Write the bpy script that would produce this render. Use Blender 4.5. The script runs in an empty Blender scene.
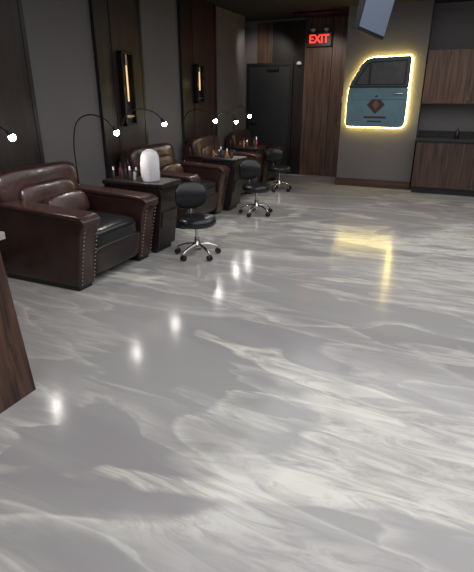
import bpy, bmesh, math, random
from mathutils import Vector, Matrix
random.seed(4)
S=bpy.context.scene
COL=bpy.context.collection
S.view_settings.view_transform='Standard'

# ---------------------------------------------------------------- materials
def nmat(name):
    m=bpy.data.materials.new(name); m.use_nodes=True
    nt=m.node_tree; b=nt.nodes['Principled BSDF']; return m,nt,b
def plain(name,col,rough=.5,metal=0,var=.12,scale=8,bump=0,bscale=60,coat=0,spec=.5):
    m,nt,b=nmat(name); N=nt.nodes; L=nt.links
    tc=N.new('ShaderNodeTexCoord'); n=N.new('ShaderNodeTexNoise'); n.inputs['Scale'].default_value=scale; n.inputs['Detail'].default_value=4
    L.new(tc.outputs['Object'],n.inputs['Vector'])
    r=N.new('ShaderNodeValToRGB'); L.new(n.outputs['Fac'],r.inputs['Fac'])
    r.color_ramp.elements[0].position=.3; r.color_ramp.elements[1].position=.7
    r.color_ramp.elements[0].color=[c*(1-var) for c in col]+[1]; r.color_ramp.elements[1].color=[min(1,c*(1+var)) for c in col]+[1]
    L.new(r.outputs['Color'],b.inputs['Base Color'])
    b.inputs['Roughness'].default_value=rough; b.inputs['Metallic'].default_value=metal; b.inputs['Coat Weight'].default_value=coat
    b.inputs['Specular IOR Level'].default_value=spec
    if bump:
        n2=N.new('ShaderNodeTexNoise'); n2.inputs['Scale'].default_value=bscale; n2.inputs['Detail'].default_value=5; L.new(tc.outputs['Object'],n2.inputs['Vector'])
        bp=N.new('ShaderNodeBump'); bp.inputs['Strength'].default_value=bump; bp.inputs['Distance'].default_value=.01
        L.new(n2.outputs['Fac'],bp.inputs['Height']); L.new(bp.outputs['Normal'],b.inputs['Normal'])
    return m
def wood(name,c1,c2,rough=.4,axis=2,scale=1.0):
    m,nt,b=nmat(name); N=nt.nodes; L=nt.links
    tc=N.new('ShaderNodeTexCoord'); mp=N.new('ShaderNodeMapping'); sc=[26*scale]*3; sc[axis]=1.3*scale
    mp.inputs['Scale'].default_value=sc; L.new(tc.outputs['Object'],mp.inputs['Vector'])
    n=N.new('ShaderNodeTexNoise'); n.inputs['Scale'].default_value=1; n.inputs['Detail'].default_value=6; n.inputs['Distortion'].default_value=.6
    L.new(mp.outputs['Vector'],n.inputs['Vector'])
    r=N.new('ShaderNodeValToRGB'); r.color_ramp.elements[0].position=.36; r.color_ramp.elements[1].position=.66
    r.color_ramp.elements[0].color=list(c1)+[1]; r.color_ramp.elements[1].color=list(c2)+[1]
    L.new(n.outputs['Fac'],r.inputs['Fac']); L.new(r.outputs['Color'],b.inputs['Base Color'])
    b.inputs['Roughness'].default_value=rough
    bp=N.new('ShaderNodeBump'); bp.inputs['Strength'].default_value=.15; bp.inputs['Distance'].default_value=.004
    L.new(n.outputs['Fac'],bp.inputs['Height']); L.new(bp.outputs['Normal'],b.inputs['Normal'])
    return m
def emis(name,col,st):
    m,nt,b=nmat(name); b.inputs['Base Color'].default_value=list(col)+[1]
    b.inputs['Emission Color'].default_value=list(col)+[1]; b.inputs['Emission Strength'].default_value=st
    return m
def floor_mat():
    m,nt,b=nmat('epoxy_floor'); N=nt.nodes; L=nt.links
    tc=N.new('ShaderNodeTexCoord')
    def mapping(rot,sc,src=None,loc=(0,0,0)):
        mp=N.new('ShaderNodeMapping'); mp.inputs['Rotation'].default_value=(0,0,math.radians(rot)); mp.inputs['Scale'].default_value=sc; mp.inputs['Location'].default_value=loc
        L.new(src or tc.outputs['Object'],mp.inputs['Vector']); return mp.outputs['Vector']
    def noise(v,s,d=5,dist=0,rough=.5):
        n=N.new('ShaderNodeTexNoise'); n.inputs['Scale'].default_value=s; n.inputs['Detail'].default_value=d; n.inputs['Distortion'].default_value=dist; n.inputs['Roughness'].default_value=rough
        L.new(v,n.inputs['Vector']); return n
    def warp(v,s,amt,d=3):
        w=noise(v,s,d)
        sub=N.new('ShaderNodeVectorMath'); sub.operation='SUBTRACT'; L.new(w.outputs['Color'],sub.inputs[0]); sub.inputs[1].default_value=(.5,.5,.5)
        sc=N.new('ShaderNodeVectorMath'); sc.operation='SCALE'; L.new(sub.outputs[0],sc.inputs[0]); sc.inputs['Scale'].default_value=amt
        ad=N.new('ShaderNodeVectorMath'); ad.operation='ADD'; L.new(v,ad.inputs[0]); L.new(sc.outputs[0],ad.inputs[1]); return ad.outputs[0]
    def ramp(src,stops):
        r=N.new('ShaderNodeValToRGB'); e=r.color_ramp.elements
        while len(e)<len(stops): e.new(.5)
        for i,(p,c) in enumerate(stops): e[i].position=p; e[i].color=(c if len(c)==4 else list(c)+[1])
        L.new(src,r.inputs['Fac']); return r.outputs['Color']
    def mix(f,a,bc):
        x=N.new('ShaderNodeMix'); x.data_type='RGBA'; L.new(f,x.inputs['Factor']); L.new(a,x.inputs['A']); x.inputs['B'].default_value=bc; return x.outputs['Result']
    def mul(a,c):
        x=N.new('ShaderNodeMath'); x.operation='MULTIPLY'; L.new(a,x.inputs[0]); L.new(c,x.inputs[1]); return x.outputs[0]
    def g(x): return (x,x,x,1)
    v1=warp(mapping(-12,(.5,.9,1)),.7,1.1)
    base=ramp(noise(v1,.7,3,.8,.45).outputs['Fac'],[(.28,(.335,.327,.332)),(.45,(.365,.357,.36)),(.6,(.385,.38,.378)),(.75,(.405,.40,.39))])
    # soft mauve-grey pools
    v4=warp(mapping(-8,(.32,1.1,1),loc=(7,2,0)),.8,1.6)
    dk=ramp(noise(v4,.9,5,.8,.5).outputs['Fac'],[(.49,g(0)),(.60,g(.22)),(.76,g(.42))])
    c=mix(dk,base,(.235,.22,.235,1))
    # long brushed streaks, masked
    sv=warp(mapping(-14,(.45,3.4,1)),.55,1.6)
    st=ramp(noise(sv,1.4,8,.5,.60).outputs['Fac'],[(.48,g(0)),(.68,g(.38))])
    mk=ramp(noise(warp(mapping(-10,(.4,.8,1),loc=(2,6,0)),.7,1.2),.8,2).outputs['Fac'],[(.45,g(.05)),(.62,g(1))])
    c=mix(mul(st,mk),c,(.58,.575,.545,1))
    fv=warp(mapping(-22,(1.2,6.0,1)),.5,2.6)
    fine=ramp(noise(fv,1.7,9,.9,.70).outputs['Fac'],[(.38,g(.06)),(.58,g(1))])
    # broad feathered pearl patches
    bv=warp(mapping(-20,(.55,1.1,1),loc=(12.3,5.1,0)),.8,1.7)
    pb=ramp(noise(bv,.9,3,.6).outputs['Fac'],[(.56,g(0)),(.605,g(.85)),(.70,g(.55))])
    c=mix(mul(pb,fine),c,(.80,.80,.70,1))
    # long wave crests: crisp on one side, feathered on the other
    for (rot,sc,loc,s,stn,pos) in ((-16,(.36,.95,1),(3.1,1.7,0),.85,.62,.50),(-26,(.5,1.4,1),(9.4,4.2,0),1.0,.42,.53),(-6,(.3,1.3,1),(1.3,8.8,0),1.2,.36,.50)):
        vv=warp(warp(mapping(rot,sc,loc=loc),.8,1.7,2),2.6,.28,4)
        n=noise(vv,s,2,.5,.4).outputs['Fac']
        crest=ramp(n,[(pos-.008,g(0)),(pos+.008,g(stn)),(pos+.03,g(stn*.5)),(pos+.08,g(0))])
        c=mix(mul(crest,fine),c,(.78,.78,.72,1))
    L.new(c,b.inputs['Base Color'])
    b.inputs['Roughness'].default_value=.155; b.inputs['IOR'].default_value=1.52
    nb=noise(tc.outputs['Object'],2.2,3)
    bp=N.new('ShaderNodeBump'); bp.inputs['Strength'].default_value=.10; bp.inputs['Distance'].default_value=.02
    L.new(nb.outputs['Fac'],bp.inputs['Height']); L.new(bp.outputs['Normal'],b.inputs['Normal'])
    return m
M_floor=floor_mat()
M_wall=plain('grey_wall_paint',(.120,.113,.117),.65,var=.04,scale=2,bump=.05,bscale=120)
M_wall2=plain('sign_wall_paint',(.150,.140,.143),.65,var=.04,scale=2,bump=.05,bscale=120)
M_ceil=plain('black_ceiling_paint',(.018,.016,.016),.8,var=.3,scale=1)
M_pil=wood('dark_stained_wood',(.010,.007,.007),(.022,.016,.015),.38)
M_wal=wood('walnut_panel',(.05,.026,.018),(.15,.08,.05),.42)
M_cab=wood('walnut_cabinet',(.06,.031,.021),(.17,.092,.058),.4)
M_cabd=wood('walnut_base_cabinet',(.04,.022,.016),(.11,.062,.045),.4)
M_desk=wood('reception_walnut',(.028,.013,.009),(.11,.055,.034),.42)
M_base=wood('walnut_baseboard',(.05,.026,.02),(.10,.055,.042),.35,axis=0)
M_black=plain('black_paint',(.012,.012,.013),.4)
M_door=plain('black_door_paint',(.020,.021,.024),.45,var=.05)
M_leather=plain('oxblood_leather',(.043,.019,.016),.30,var=.25,scale=5,bump=.25,bscale=35,coat=.15)
M_leatherd=plain('dark_leather',(.022,.013,.012),.34,var=.2,scale=5,bump=.25,bscale=35)
M_vinyl=plain('black_vinyl',(.012,.013,.016),.28,var=.1,bump=.15,bscale=40)
M_chrome=plain('chrome',(.75,.75,.76),.12,1,var=.03)
M_nail=plain('brass_nailhead',(.40,.31,.24),.3,1,var=.1)
M_steel=plain('black_steel',(.02,.02,.02),.35,.6)
M_white=plain('white_paper',(.75,.75,.78),.7,var=.05,bump=.3,bscale=30)
M_top=plain('dark_stone_counter',(.028,.028,.03),.22,var=.4,scale=40)
M_slab=plain('light_counter',(.40,.38,.35),.3,var=.1)
M_plastic=plain('clear_grey_plastic',(.25,.26,.27),.25)
M_red=plain('red_lacquer',(.18,.015,.015),.25)
M_amber=plain('amber_bottle',(.22,.09,.035),.2)
M_teal=plain('slate_teal_car_paint',(.13,.235,.285),.32,var=.15,scale=4,coat=.4)
M_teald=plain('slate_frame_paint',(.05,.085,.10),.35,var=.15,scale=4)
M_glass=plain('smoked_window_glass',(.10,.10,.10),.15,var=.1)
M_mark=plain('brown_mark_paint',(.05,.03,.025),.5)
M_mark2=plain('copper_mark_paint',(.22,.09,.05),.5)
E_led=emis('led_white',(1,.96,.91),100)
E_halo=emis('led_strip_yellow',(1,.76,.22),27)
E_tube=emis('warm_filament',(1,.66,.30),.8)
E_exit=emis('exit_red',(1,.035,.02),2.4)
E_scr=emis('screen_blue',(.10,.13,.18),.45)

# ---------------------------------------------------------------- mesh helpers
def root(name,loc=(0,0,0),rz=0):
    e=bpy.data.objects.new(name,None); COL.objects.link(e); e.location=loc; e.rotation_euler=(0,0,rz); e.empty_display_size=.1; return e
def fin(bm,name,mat,par=None,smooth=True,ang=35,wn=False):
    bmesh.ops.recalc_face_normals(bm,faces=bm.faces)
    me=bpy.data.meshes.new(name); bm.to_mesh(me); bm.free()
    o=bpy.data.objects.new(name,me); COL.objects.link(o); me.materials.append(mat)
    if smooth:
        for p in me.polygons: p.use_smooth=True
        me.set_sharp_from_angle(angle=math.radians(ang))
    if wn:
        w=o.modifiers.new('wn','WEIGHTED_NORMAL'); w.keep_sharp=True
    if par: o.parent=par
    return o
def box(name,lo,hi,mat,par=None,bev=0,segs=2,M=None):
    bm=bmesh.new(); bmesh.ops.create_cube(bm,size=1)
    for v in bm.verts: v.co=Vector([lo[i]+(v.co[i]+.5)*(hi[i]-lo[i]) for i in range(3)])
    if bev: bmesh.ops.bevel(bm,geom=bm.edges[:],offset=bev,segments=segs,affect='EDGES',profile=.5)
    if M: bmesh.ops.transform(bm,matrix=M,verts=bm.verts)
    return fin(bm,name,mat,par,smooth=bool(bev),wn=bool(bev))
def prism(name,prof,axis,a,b,mat,par=None,bev=0,segs=3,M=None,ang=40):
    """prof: 2D points; axis 'y' -> (x,z) profile, 'x' -> (y,z), 'z' -> (x,y)"""
    bm=bmesh.new()
    def P(p,t):
        return {'y':(p[0],t,p[1]),'x':(t,p[0],p[1]),'z':(p[0],p[1],t)}[axis]
    va=[bm.verts.new(P(p,a)) for p in prof]; vb=[bm.verts.new(P(p,b)) for p in prof]
    fa=bm.faces.new(va); fb=bm.faces.new(vb[::-1]); n=len(prof)
    for i in range(n): bm.faces.new((va[i],vb[i],vb[(i+1)%n],va[(i+1)%n]))
    if bev:
        bmesh.ops.recalc_face_normals(bm,faces=bm.faces)
        ed=[e for e in bm.edges if (fa in e.link_faces or fb in e.link_faces)]
        bmesh.ops.bevel(bm,geom=ed,offset=bev,segments=segs,affect='EDGES',profile=.5)
    if M: bmesh.ops.transform(bm,matrix=M,verts=bm.verts)
    return fin(bm,name,mat,par,ang=ang,wn=True)
def cyl(name,p0,p1,r0,r1,mat,par=None,n=20):
    bm=bmesh.new(); p0=Vector(p0); p1=Vector(p1); d=p1-p0
    bmesh.ops.create_cone(bm,cap_ends=True,segments=n,radius1=r0,radius2=r1,depth=d.length)
    q=d.to_track_quat('Z','Y').to_matrix().to_4x4(); q.translation=(p0+p1)/2
    bmesh.ops.transform(bm,matrix=q,verts=bm.verts); return fin(bm,name,mat,par)
def lathe(name,prof,loc,mat,par=None,n=28,wob=0):
    bm=bmesh.new(); rings=[]
    for k,(r,z) in enumerate(prof):
        rings.append([bm.verts.new((loc[0]+r*(1+wob*math.sin(5*i*math.tau/n+k))*math.cos(i*math.tau/n),loc[1]+r*(1+wob*math.sin(3*i*math.tau/n+k*2))*math.sin(i*math.tau/n),loc[2]+z)) for i in range(n)])
    for a,b in zip(rings,rings[1:]):
        for i in range(n): bm.faces.new((a[i],a[(i+1)%n],b[(i+1)%n],b[i]))
    bm.faces.new(rings[0][::-1]); bm.faces.new(rings[-1]); return fin(bm,name,mat,par,ang=50)
def tube(name,pts,r,mat,par=None,n=10,closed=False):
    pts=[Vector(p) for p in pts]; bm=bmesh.new(); rings=[]; up=Vector((0.13,.31,.94)).normalized(); m=len(pts)
    for i,p in enumerate(pts):
        if closed: t=(pts[(i+1)%m]-pts[i-1]).normalized()
        else: t=(pts[min(i+1,m-1)]-pts[max(i-1,0)]).normalized()
        if i==0:
            a=up.cross(t); a=a if a.length>.1 else Vector((1,0,0)).cross(t); a.normalize()
        else: a=(a-t*a.dot(t)).normalized()
        b=t.cross(a); rr=r[i] if isinstance(r,(list,tuple)) else r
        rings.append([bm.verts.new(p+a*math.cos(k*math.tau/n)*rr+b*math.sin(k*math.tau/n)*rr) for k in range(n)])
    prs=list(zip(rings,rings[1:]))
    if closed: prs.append((rings[-1],rings[0]))
    for A,B in prs:
        for k in range(n): bm.faces.new((A[k],A[(k+1)%n],B[(k+1)%n],B[k]))
    if not closed: bm.faces.new(rings[0][::-1]); bm.faces.new(rings[-1])
    return fin(bm,name,mat,par,ang=60)
def soft(name,size,mat,par=None,e=.3,M=None):
    """superellipsoid upholstery cushion"""
    bm=bmesh.new(); bmesh.ops.create_cube(bm,size=2)
    bmesh.ops.subdivide_edges(bm,edges=bm.edges[:],cuts=9,use_grid_fill=True)
    for v in bm.verts:
        c=v.co.copy(); p=2/e
        nrm=(abs(c.x)**p+abs(c.y)**p+abs(c.z)**p)**(1/p); c=c/nrm
        v.co=Vector((c.x*size[0]/2,c.y*size[1]/2,c.z*size[2]/2))
    if M: bmesh.ops.transform(bm,matrix=M,verts=bm.verts)
    return fin(bm,name,mat,par,ang=80)
def T(x,y,z): return Matrix.Translation((x,y,z))
def R(a,ax): return Matrix.Rotation(math.radians(a),4,ax)
def spheres(name,pts,r,mat,par=None):
    bm=bmesh.new()
    for p in pts: bmesh.ops.create_icosphere(bm,subdivisions=1,radius=r,matrix=Matrix.Translation(p))
    return fin(bm,name,mat,par,ang=80)
def bez(pts,n=24):
    P=[Vector(p) for p in pts]; P=[P[0]*2-P[1]]+P+[P[-1]*2-P[-2]]; out=[]
    for i in range(1,len(P)-2):
        for k in range(n):
            t=k/n; a,b,c,d=P[i-1:i+3]
            out.append(.5*((2*b)+(c-a)*t+(2*a-5*b+4*c-d)*t*t+(3*b-a-3*c+d)*t**3))
    out.append(P[-2]); return out

# ---------------------------------------------------------------- room shell
H=2.95
box('floor',(-4.9,-3,-.1),(4.2,10.3,0),M_floor)
box('ceiling',(-4.9,-3,H),(4.2,10.3,H+.1),M_ceil)
box('wall_left',(-4.15,-3,0),(-4.0,9.35,H),M_wall)
box('wall_left_alcove',(-4.75,9.35,0),(-4.6,10.0,H),M_wall2)
box('wall_alcove_return',(-4.6,9.2,0),(-4.15,9.35,H),M_wall)
box('wall_back',(-4.75,10.0,0),(-1.85,10.15,H),M_wall2)
box('wall_sign',(-1.98,9.05,0),(-.66,9.2,H),M_wall2)
box('wall_return',(-1.98,9.2,0),(-1.85,10.0,H),M_wall2)
box('wall_kitchenette',(-.66,9.38,0),(4.2,9.53,H),M_wall2)
box('wall_kitchenette_side',(-.80,9.2,0),(-.66,9.53,H),M_wall2)
box('wall_right',(4.05,-3,0),(4.2,9.38,H),M_wall2)
box('baseboard_sign',(-1.995,9.03,0),(-.655,9.05,.14),M_base,bev=.004)
box('baseboard_return',(-2.0,9.05,0),(-1.98,10.0,.14),M_base)
box('baseboard_left',(-4.0,-3,0),(-3.985,9.35,.12),M_black)
for i,(a,b) in enumerate([(2.75,3.88),(4.90,5.83),(6.84,8.02),(.75,1.75)]):
    r=root('trim_pilaster' if i==0 else 'trim_pilaster.%03d'%i)
    box('core',(-4.0,a,0),(-3.955,b,H),M_pil,r,bev=.006)
    w=(b-a)
    box('center_board',(-3.955,a+w*.30,0),(-3.945,b-w*.12,H),wood('pilaster_face_%d'%i,(.015,.009,.008),(.032,.019,.017),.45),r,bev=.003)
    box('edge_strip_1',(-3.955,a+.0,0),(-3.95,a+.05,H),M_black,r); box('edge_strip_2',(-3.955,b-.05,0),(-3.95,b,H),M_black,r)
r=root('trim_walnut_panels')
box('panel_over_door',(-3.99,9.975,2.17),(-3.66,10,H-.04),M_wal,r,bev=.003)
box('panel_dark',(-3.66,9.97,2.17),(-3.2,10,H-.04),M_pil,r)
box('panel_dark_side',(-3.2,9.97,0),(-2.99,10,H-.04),M_pil,r,bev=.003)
box('panel_walnut_1',(-2.97,9.965,0),(-2.45,10,H-.02),M_wal,r,bev=.003)
box('panel_walnut_2',(-2.44,9.965,0),(-1.98,10,H-.02),M_wal,r,bev=.003)
# door
r=root('door_1',(-3.71,10,0))
box('leaf',(-.44,-.045,.005),(.44,-.005,2.12),M_door,r,bev=.004)
box('frame_left',(-.50,-.06,0),(-.44,0,2.18),M_black,r,bev=.004); box('frame_right',(.44,-.06,0),(.50,0,2.18),M_black,r,bev=.004)
box('frame_head',(-.44,-.06,2.12),(.44,0,2.18),M_black,r,bev=.004)
cyl('lever_rose',(-.37,-.045,1.02),(-.37,-.065,1.02),.028,.028,M_chrome,r); cyl('lever',(-.38,-.075,1.02),(-.25,-.075,1.02),.01,.009,M_chrome,r)
cyl('lever_neck',(-.37,-.06,1.02),(-.37,-.08,1.02),.01,.01,M_chrome,r)
box('closer',(-.05,-.10,2.04),(.2,-.045,2.10),M_black,r,bev=.005)
for z in(.25,1.06,1.9): cyl('hinge_%d'%int(z*100),(.44,-.05,z-.05),(.44,-.05,z+.05),.009,.009,M_chrome,r)
# exit sign
r=root('exit_sign',(-2.70,9.965,2.56))
box('housing',(-.24,-.06,-.12),(.24,0,.13),plain('exit_housing',(.05,.035,.035),.4),r,bev=.01)
box('face',(-.225,-.066,-.105),(.225,-.06,.115),plain('exit_face',(.07,.035,.035),.35),r)
def text(name,s,size,loc,mat,par,ext=.004,bold=.0,sx=1):
    cu=bpy.data.curves.new(name,'FONT'); cu.body=s; cu.size=size; cu.extrude=ext; cu.offset=bold; cu.align_x='CENTER'; cu.align_y='CENTER'
    o=bpy.data.objects.new(name,cu); COL.objects.link(o); o.data.materials.append(mat); o.parent=par; o.location=loc; o.rotation_euler=(math.pi/2,0,0); o.scale=(sx,1,1); return o
text('letters','EXIT',.20,(0,-.069,.005),E_exit,r,bold=.003,sx=.94)
for s in(-1,1):
    cyl('emergency_head_%d'%(s+2),(s*.13,-.03,.13),(s*.13,-.03,.15),.012,.012,M_white,r)
    lathe('emergency_lamp_%d'%(s+2),[(.02,0),(.045,.01),(.045,.04),(.02,.05)],(s*.13,-.035,.145),M_white,r,n=16)
r=root('notice_sign',(-2.14,9.965,1.50)); box('plate',(-.05,-.008,-.06),(.05,0,.06),M_white,r,bev=.002); box('pictogram',(-.02,-.0095,-.035),(.02,-.008,.035),M_steel,r)
r=root('motion_sensor',(-3.08,9.97,2.14)); lathe('dome',[(.05,0),(.05,.02),(.035,.045),(.01,.055)],(0,-.05,0),M_white,r,n=16); box('bracket',(-.03,-.08,-.01),(.03,.0,.0),M_white,r)

# ---------------------------------------------------------------- sconces
def sconce(Y,z0,z1,w,x=-3.945):
    r=root('wall_sconce',(x,Y,0))
    f=.03
    box('back_plate',(0,-w/2,z0),(.012,w/2,z1),M_black,r,bev=.003)
    box('rail_left',(.0,-w/2,z0),(.07,-w/2+f,z1),M_steel,r,bev=.004); box('rail_right',(.0,w/2-f,z0),(.07,w/2,z1),M_steel,r,bev=.004)
    box('rail_top',(.0,-w/2,z1-f),(.07,w/2,z1),M_steel,r,bev=.004); box('rail_bottom',(.0,-w/2,z0),(.07,w/2,z0+f),M_steel,r,bev=.004)
    h=z1-z0
    cyl('filament_tube',(.04,0,z0+h*.34),(.04,0,z1-h*.18),.010,.010,E_tube,r)
    cyl('socket',(.04,0,z1-h*.18),(.04,0,z1-f),.018,.018,M_nail,r)
    box('lower_rail',(.012,-w/2+f,z0+h*.12),(.05,w/2-f,z0+h*.15),M_nail,r)
    L=bpy.data.lights.new('sconce_light','POINT'); L.energy=.2; L.color=(1,.65,.4); L.shadow_soft_size=.04
    lo=bpy.data.objects.new('sconce_glow',L); COL.objects.link(lo); lo.parent=r; lo.location=(.12,0,(z0+z1)/2)
sconce(5.38,1.20,2.07,.25); sconce(7.30,1.45,2.02,.24)

# ---------------------------------------------------------------- recliners
def recliner(X,Y0,W=1.04,pillow=True,sx=1):
    r=root('recliner_armchair',(X,Y0,0)); r.scale=(sx,1,1); at=.20
    prof=[(-.115,.04),(-.04,.48),(.0,.575),(-.012,.625),(-.05,.645),(-.5,.655),(-1.10,.69),(-1.15,.67),(-1.16,.62),(-1.0,.04)]
    for nm,a,b in(('near',0,at),('far',W-at,W)):
        prism('arm_'+nm,prof,'y',a,b,M_leather,r,bev=.028,segs=3)
        prism('arm_cap_'+nm,[(.013,.570),(.017,.62),(-.015,.652),(-.06,.666),(-1.05,.705),(-1.05,.66),(-.08,.625),(-.025,.60)],'y',a-.012,b+.012,M_leather,r,bev=.018,segs=3)
        prism('kick_'+nm,[(-.14,0),(-.14,.045),(-.98,.045),(-.98,0)],'y',a+.02,b-.02,M_black,r)
        pts=[]
        for k in range(15):
            t=k/14; x=-.112+.105*t; z=.065+.5*t
            for yy in(a+.022,b-.022): pts.append((x+.006-.006*math.sin(t*3),yy,z))
        spheres('nailheads_'+nm,pts,.0085,M_nail,r)
    prism('seat_base',[(-.16,.07),(-.12,.33),(-1.0,.30),(-.98,.07)],'y',at-.01,W-at+.01,M_leatherd,r)
    soft('seat_cushion',(.86,W-2*at+.01,.20),M_vinyl,r,e=.28,M=T(-.50,W/2,.40)@R(2,'Y'))
    soft('front_apron',(.10,W-2*at,.26),M_leatherd,r,e=.3,M=T(-.13,W/2,.22)@R(10,'Y'))
    soft('back_lower',(.24,W-2*at+.02,.42),M_leather,r,e=.35,M=T(-.90,W/2,.60)@R(-14,'Y'))
    soft('back_upper',(.24,W-.06,.34),M_leather,r,e=.42,M=T(-1.0,W/2,.78)@R(-12,'Y'))
    soft('back_wing',(.18,W-.04,.66),M_leather,r,e=.22,M=T(-1.05,W/2,.56)@R(-6,'Y'))
    if pillow: soft('lumbar_pillow',(.13,.50,.24),M_leather,r,e=.55,M=T(-.66,W/2+.02,.60)@R(-22,'Y'))
    return r
recliner(-2.63,2.88,W=1.08)
recliner(-2.84,5.04,W=1.07,sx=.92)
recliner(-2.98,6.72,W=.98,sx=.82)
recliner(-3.10,8.28,W=.92,sx=.72)

# ---------------------------------------------------------------- side cabinets
def bottle(par,x,y,z,h,rad,mat,cap):
    lathe('bottle_%d'%random.randint(100,999),[(rad,0),(rad,h*.55),(rad*.45,h*.68),(rad*.4,h*.74)],(x,y,z),mat,par,n=14)
    cyl('cap_%d'%random.randint(100,999),(x,y,z+h*.72),(x,y,z+h),rad*.5,rad*.45,cap,par,n=12)
def cabinet(x0,x1,y0,y1,items):
    r=root('pedicure_cabinet')
    prism('body',[(x0,.06),(x0,.70),(x1,.70),(x1+.02,.62),(x1-.06,.06)],'y',y0+.02,y1-.02,M_pil,r,bev=.006)
    box('plinth',(x0+.02,y0+.04,0),(x1-.10,y1-.04,.06),M_black,r)
    box('top',(x0-.01,y0,.70),(x1+.05,y1,.745),M_pil,r,bev=.012,segs=3)
    for k in range(2):
        z=.36+.20*k
        M=T(x1-.02+(z-.3)*.06,(y0+y1)/2,z)@R(8.5,'Y')
        box('drawer_%d'%k,(-.012,-(y1-y0)/2+.05,-.085),(.012,(y1-y0)/2-.05,.085),M_pil,r,bev=.004,M=M)
        cyl('pull_%d'%k,(x1+.025+(z-.3)*.06,(y0+y1)/2-.06,z),(x1+.025+(z-.3)*.06,(y0+y1)/2+.06,z),.006,.006,M_steel,r,n=8)
    for it in items: bottle(r,*it)
    return r
mats=[M_red,M_black,M_black,M_amber,M_plastic,M_black,M_black]
def rnd(x0,x1,y0,y1,n,hmax=.17):
    o=[]
    for i in range(n):
        a,b=random.choice(mats),random.choice([M_black,M_black,M_white,M_steel,M_black])
        o.append((x0+(x1-x0)*(i+.5)/n,random.uniform(y0,y1),.745,random.uniform(.09,hmax),random.uniform(.016,.024),a,b))
    return o
c1=cabinet(-3.35,-2.66,4.04,4.42,rnd(-3.3,-3.0,4.12,4.36,7))
lathe('paper_towel_stack',[(.085,0),(.095,.05),(.098,.16),(.090,.24),(.070,.285),(.03,.31)],(-2.86,4.22,.745),M_white,c1,wob=.08)
c2=cabinet(-3.30,-2.80,6.17,6.55,rnd(-3.25,-2.85,6.24,6.48,6))
c3=cabinet(-3.5,-3.10,7.76,8.12,rnd(-3.4,-3.15,7.85,8.05,4))

# ---------------------------------------------------------------- stools
def stool(X,Y,rz,s=1.0):
    r=root('rolling_stool',(X,Y,0),math.radians(rz)); r.scale=(s,s,s)
    D=-.065
    for k in range(5):
        a=k*math.tau/5+.3; c,sn=math.cos(a),math.sin(a)
        tube('leg_%d'%k,[(c*.03,sn*.03,.125),(c*.12,sn*.12,.115),(c*.205,sn*.205,.085),(c*.225,sn*.225,.07)],[.018,.016,.013,.011],M_chrome,r,n=10)
        t=Vector((-sn,c,0)); p=Vector((c*.225,sn*.225,.030))
        for q in(-1,1): cyl('caster_%d_%d'%(k,q+1),p+t*q*.006,p+t*q*.022,.030,.028,M_black,r,n=16)
        cyl('caster_stem_%d'%k,(c*.225,sn*.225,.035),(c*.225,sn*.225,.08),.007,.007,M_chrome,r,n=8)
    lathe('hub',[(.045,.09),(.045,.13),(.028,.15),(.026,.20)],(0,0,0),M_chrome,r,n=20)
    cyl('gas_lift',(0,0,.15),(0,0,.385+D),.016,.016,M_chrome,r)
    lathe('seat_plate',[(.07,.375+D),(.09,.385+D),(.09,.392+D),(.05,.395+D)],(0,0,0),M_steel,r,n=20)
    lathe('seat_pad',[(.14,.388+D),(.182,.396+D),(.203,.42+D),(.204,.45+D),(.190,.475+D),(.15,.486+D),(.06,.482+D),(.01,.480+D)],(0,0,0),M_vinyl,r,n=36)
    tube('back_bracket',bez([(-.08,0,.385+D),(-.19,0,.385+D),(-.225,0,.43+D),(-.235,0,.52)],6),.013,M_chrome,r,n=8)
    bm=bmesh.new(); cols=[]
    N=16
    for i in range(N+1):
        a=(i/N-.5)*1.5; yy=.235*math.sin(a); xx=.11*(1-math.cos(a))-.232
        hh=.140*(1-(abs(i/N-.5)*2)**3.0*.45)
        ring=[]
        for k in range(12):
            b=k*math.tau/12; th=.022*math.copysign(abs(math.cos(b))**.7,math.cos(b)); zz=hh*math.copysign(abs(math.sin(b))**.55,math.sin(b))
            ring.append(bm.verts.new((xx+th-.04*(zz/.15)**2*(1 if zz>0 else 0),yy,.585+zz)))
        cols.append(ring)
    for A,B in zip(cols,cols[1:]):
        for k in range(12): bm.faces.new((A[k],A[(k+1)%12],B[(k+1)%12],B[k]))
    bm.faces.new(cols[0][::-1]); bm.faces.new(cols[-1]); fin(bm,'back_pad',M_vinyl,r,ang=70)
    return r
stool(-2.32,4.19,-46); stool(-2.46,6.2,-40); stool(-2.78,8.08,-40)

# ---------------------------------------------------------------- gooseneck lamps
def gooseneck(base,head,rise=.12):
    bx,by,bz=base; hx,hy,hz=head
    r=root('gooseneck_lamp',base)
    dx,dy,dz=hx-bx,hy-by,hz-bz; top=dz+rise
    k=1 if bz>.1 else 3.2
    lathe('clamp_base',[(.035*k,0),(.038*k,.012),(.02,.022),(.012,.04)],(0,0,0),M_black,r,n=18)
    pts=bez([(0,0,.02),(0,0,dz*.35),(.0,0,dz*.75),(dx*.12,dy*.12,dz+rise*.45),(dx*.42,dy*.42,top),(dx*.78,dy*.78,top-rise*.25),(dx*.98,dy*.98,dz+.02)],10)
    tube('neck',pts,.0065,M_steel,r,n=8)
    d=Vector((dx,dy,0)).normalized()
    h0=Vector((dx*.97,dy*.97,dz+.03)); h1=h0+d*.03+Vector((0,0,-.05))
    cyl('head',h0,h1,.014,.024,M_steel,r,n=16)
    bm=bmesh.new(); bmesh.ops.create_uvsphere(bm,u_segments=14,v_segments=8,radius=.028,matrix=T(*(h1+Vector((0,0,-.004))))); fin(bm,'led',E_led,r)
    L=bpy.data.lights.new('led_light','SPOT'); L.energy=7; L.spot_size=2.2; L.spot_blend=.6; L.shadow_soft_size=.02; L.color=(1,.91,.82)
    lo=bpy.data.objects.new('led_beam',L); COL.objects.link(lo); lo.parent=r; lo.location=h1+Vector((0,0,-.04))
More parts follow.
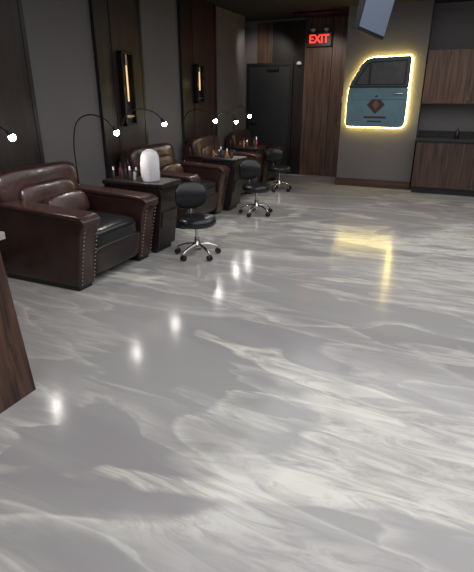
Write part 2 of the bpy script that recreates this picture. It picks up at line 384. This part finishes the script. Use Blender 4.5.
gooseneck((-3.64,2.48,0),(-3.17,2.80,1.285))
gooseneck((-3.51,3.86,.68),(-3.06,3.95,1.25),.14)
gooseneck((-3.30,4.36,.745),(-3.08,4.86,1.29),.14)
gooseneck((-3.48,5.98,.68),(-3.04,6.07,1.27),.12)
gooseneck((-3.25,6.48,.745),(-3.12,6.95,1.22),.12)
gooseneck((-3.42,7.55,.68),(-3.20,7.62,1.28),.12)

# ---------------------------------------------------------------- car-door wall sign
r=root('car_door_sign',(-1.37,9.05,0))
body=[(-.49,1.66),(-.505,1.40),(-.50,1.10),(-.47,1.06),(.30,1.055),(.45,1.06),(.50,1.11),(.505,1.40),(.50,1.68),(.47,1.70),(-.47,1.70)]
prism('panel_body',body,'y',-.13,-.07,M_teal,r,bev=.02)
prism('body_crease',[(-.49,1.50),(-.49,1.535),(.49,1.545),(.49,1.51)],'y',-.145,-.12,M_teal,r,bev=.008)
outer=[(-.48,1.70),(-.44,1.80),(-.29,2.06),(-.22,2.13),(-.12,2.155),(.47,2.17),(.495,2.15),(.50,1.70)]
inner=[(-.40,1.73),(-.37,1.80),(-.24,2.02),(-.19,2.075),(-.10,2.10),(.43,2.115),(.445,2.10),(.445,1.73)]
def frame(nm,outer,inner,y0,y1,mat):
    bm=bmesh.new(); n=len(outer)
    A=[bm.verts.new((p[0],y0,p[1])) for p in outer]; B=[bm.verts.new((p[0],y0,p[1])) for p in inner]
    C=[bm.verts.new((p[0],y1,p[1])) for p in outer]; D=[bm.verts.new((p[0],y1,p[1])) for p in inner]
    for i in range(n):
        j=(i+1)%n
        bm.faces.new((A[i],A[j],B[j],B[i])); bm.faces.new((C[i],D[i],D[j],C[j])); bm.faces.new((A[i],C[i],C[j],A[j])); bm.faces.new((B[i],B[j],D[j],D[i]))
    fin(bm,nm,mat,r)
frame('window_frame',outer,inner,-.125,-.075,M_teald)
cxy=(.06,1.92); sm=[(cxy[0]+(p[0]-cxy[0])*.93,cxy[1]+(p[1]-cxy[1])*.90) for p in inner]
frame('window_gasket',inner,sm,-.118,-.085,M_black)
prism('window_glass',inner,'y',-.105,-.09,M_glass,r)
box('vent_divider',(-.16,-.12,1.72),(-.135,-.085,2.09),M_black,r)
box('belt_trim',(-.48,-.14,1.69),(.49,-.12,1.715),M_black,r,bev=.004)
tube('door_handle',bez([(.28,-.13,1.60),(.30,-.16,1.60),(.42,-.16,1.60),(.44,-.13,1.60)],5),.012,M_chrome,r,n=8)
prism('plain_mark',[(-.15,1.42),(0,1.58),(.15,1.42),(0,1.27)],'y',-.1345,-.13,M_mark,r)
prism('plain_mark_core',[(-.06,1.42),(0,1.50),(.06,1.42),(0,1.345)],'y',-.137,-.1345,M_mark2,r)
box('mark_line_1',(-.19,-.1345,1.20),(.19,-.13,1.235),M_mark,r); box('mark_line_2',(-.12,-.1345,1.14),(.12,-.13,1.165),M_mark,r)
ol=[(-.49,1.66),(-.505,1.40),(-.50,1.10),(-.47,1.06),(.30,1.055),(.45,1.06),(.50,1.11),(.505,1.40),(.50,1.70),(.495,2.15),(.47,2.17),(-.12,2.155),(-.22,2.13),(-.29,2.06),(-.44,1.80)]
den=[]
for i in range(len(ol)):
    a=Vector(ol[i]); b=Vector(ol[(i+1)%len(ol)]); m=max(1,int((b-a).length/.06))
    for k in range(m): p=a.lerp(b,k/m); den.append((p.x,-.04,p.y))
tube('led_halo_strip',den,.016,E_halo,r,n=8,closed=True)
for (x,z) in((-.35,1.2),(.35,1.2),(-.35,1.6),(.35,1.6)): cyl('standoff_%d_%d'%(x*100,z*100),(x,0,z),(x,-.08,z),.012,.012,M_steel,r,n=8)

# ---------------------------------------------------------------- kitchenette
r=root('upper_cabinet')
box('carcass',(-.64,9.05,1.44),(2.3,9.37,2.25),M_cab,r,bev=.003)
for k in range(4):
    a=-.64+k*.735; box('door_%d'%k,(a+.004,9.03,1.445),(a+.731,9.05,2.245),M_cab,r,bev=.003)
    hx=a+(.68 if k%2==0 else .05); cyl('pull_%d'%k,(hx,9.005,1.50),(hx,9.005,1.62),.006,.006,M_chrome,r,n=8)
    for z in(1.51,1.61): cyl('post_%d_%d'%(k,z*100),(hx,9.03,z),(hx,9.005,z),.005,.005,M_chrome,r,n=8)
r=root('base_cabinet')
box('carcass',(-.62,8.80,.10),(2.3,9.37,.86),M_cabd,r,bev=.003); box('toe_kick',(-.60,8.83,0),(2.28,9.36,.10),M_black,r)
for k in range(6):
    a=-.62+k*.487; box('door_%d'%k,(a+.004,8.78,.11),(a+.483,8.80,.85),M_cabd,r,bev=.003)
    hx=a+(.44 if k%2==0 else .05); cyl('pull_%d'%k,(hx,8.755,.66),(hx,8.755,.78),.006,.006,M_chrome,r,n=8)
    for z in(.67,.77): cyl('post_%d_%d'%(k,z*100),(hx,8.78,z),(hx,8.755,z),.005,.005,M_chrome,r,n=8)
box('countertop',(-.645,8.75,.86),(2.33,9.37,.90),M_top,r,bev=.006); box('backsplash',(-.645,9.355,.90),(2.33,9.375,1.0),M_top,r,bev=.003)
r=root('kitchen_faucet',(.28,9.22,.901)); lathe('base',[(.03,0),(.03,.02),(.015,.03)],(0,0,0),M_chrome,r,n=16)
tube('spout',bez([(0,0,.02),(0,0,.22),(0,-.05,.30),(0,-.12,.28),(0,-.14,.22)],8),.011,M_chrome,r)
cyl('handle',(.0,0,.06),(.07,0,.10),.007,.006,M_chrome,r,n=8)
r=root('soap_dispenser',(-.02,9.18,.901)); lathe('bottle',[(.03,0),(.033,.01),(.033,.11),(.012,.13),(.01,.16)],(0,0,0),M_black,r,n=18); cyl('nozzle',(0,0,.155),(0,-.05,.155),.006,.005,M_chrome,r,n=8)

# ---------------------------------------------------------------- hanging television
r=root('ceiling_television',(-.98,5.9,0))
Mt=T(0,0,2.49)@R(-5,'Z')@R(12,'Y')
box('panel',(-.035,-.55,-.32),(.02,.55,.32),M_black,r,bev=.008,M=Mt); box('screen',(.02,-.525,-.285),(.022,.525,.285),E_scr,r,M=Mt)
cyl('ceiling_pole',(-.06,0,2.5),(-.06,0,H),.022,.022,M_steel,r); box('ceiling_plate',(-.13,-.07,H-.015),(.01,.07,H),M_steel,r); box('mount',(-.09,-.15,2.40),(-.04,.15,2.60),M_steel,r)

# ---------------------------------------------------------------- reception desk
r=root('reception_desk')
prism('side_panel',[(-2.03,0),(-1.99,0),(-2.07,.88),(-2.11,.88)],'y',-.9,1.64,M_desk,r,bev=.003)
prism('end_panel',[(-2.66,0),(-2.03,0),(-2.11,.88),(-2.74,.88)],'y',1.60,1.64,M_desk,r,bev=.003)
prism('inner_carcass',[(-2.64,0),(-2.03,0),(-2.11,.87),(-2.70,.87)],'y',-.9,1.60,M_black,r)
box('countertop',(-2.78,-.95,.88),(-2.035,1.665,.92),M_slab,r,bev=.006)

# ---------------------------------------------------------------- ceiling services
r=root('track_light_rail'); box('rail',(-2.92,8.9,2.86),(-2.1,8.94,2.90),M_steel,r); box('rail_long',(-1.4,1.0,2.87),(-1.36,8.6,2.90),M_steel,r)
for i,x in enumerate((-2.8,-2.2)): cyl('hanger_%d'%i,(x,8.92,2.9),(x,8.92,H),.006,.006,M_steel,r,n=8)
for i,y in enumerate((1.5,5,8.2)): cyl('long_hanger_%d'%i,(-1.38,y,2.9),(-1.38,y,H),.006,.006,M_steel,r,n=8)

# ---------------------------------------------------------------- lights
def area(name,loc,sx,sy,e,col=(1,.975,.96),rot=(0,0,0)):
    L=bpy.data.lights.new(name,'AREA'); L.shape='RECTANGLE'; L.size=sx; L.size_y=sy; L.energy=e; L.color=col
    o=bpy.data.objects.new(name,L); COL.objects.link(o); o.location=loc; o.rotation_euler=rot; return o
area('ceiling_panel_light',(.7,2.6,2.85),5.6,10.0,270,(1,.98,.985))
for i,(p,q,e) in enumerate([((-2.6,8.7,2.82),(-2.6,10,1.6),40),((-3.6,8.7,2.82),(-3.9,10,1.8),34)]):  # added fill spots without fixtures, to brighten the dark back wall
    L=bpy.data.lights.new('added_back_fill','SPOT'); L.energy=e; L.color=(1,.9,.8); L.spot_size=math.radians(75); L.spot_blend=.7; L.shadow_soft_size=.05
    o=bpy.data.objects.new('added_back_fill_light',L); COL.objects.link(o); o.location=p; o.rotation_euler=(Vector(q)-Vector(p)).to_track_quat('-Z','Y').to_euler()
w=bpy.data.worlds.new('world'); S.world=w; w.use_nodes=True
w.node_tree.nodes['Background'].inputs[0].default_value=(.55,.56,.6,1); w.node_tree.nodes['Background'].inputs[1].default_value=.22

# ---------------------------------------------------------------- camera
cam=bpy.data.objects.new('camera',bpy.data.cameras.new('camera')); COL.objects.link(cam)
cam.location=(0,0,1.56)
cam.data.sensor_fit='HORIZONTAL'; cam.data.sensor_width=36; cam.data.lens=36*475/474
cam.rotation_euler=(math.radians(90-21.8),0,math.radians(24))
S.camera=cam
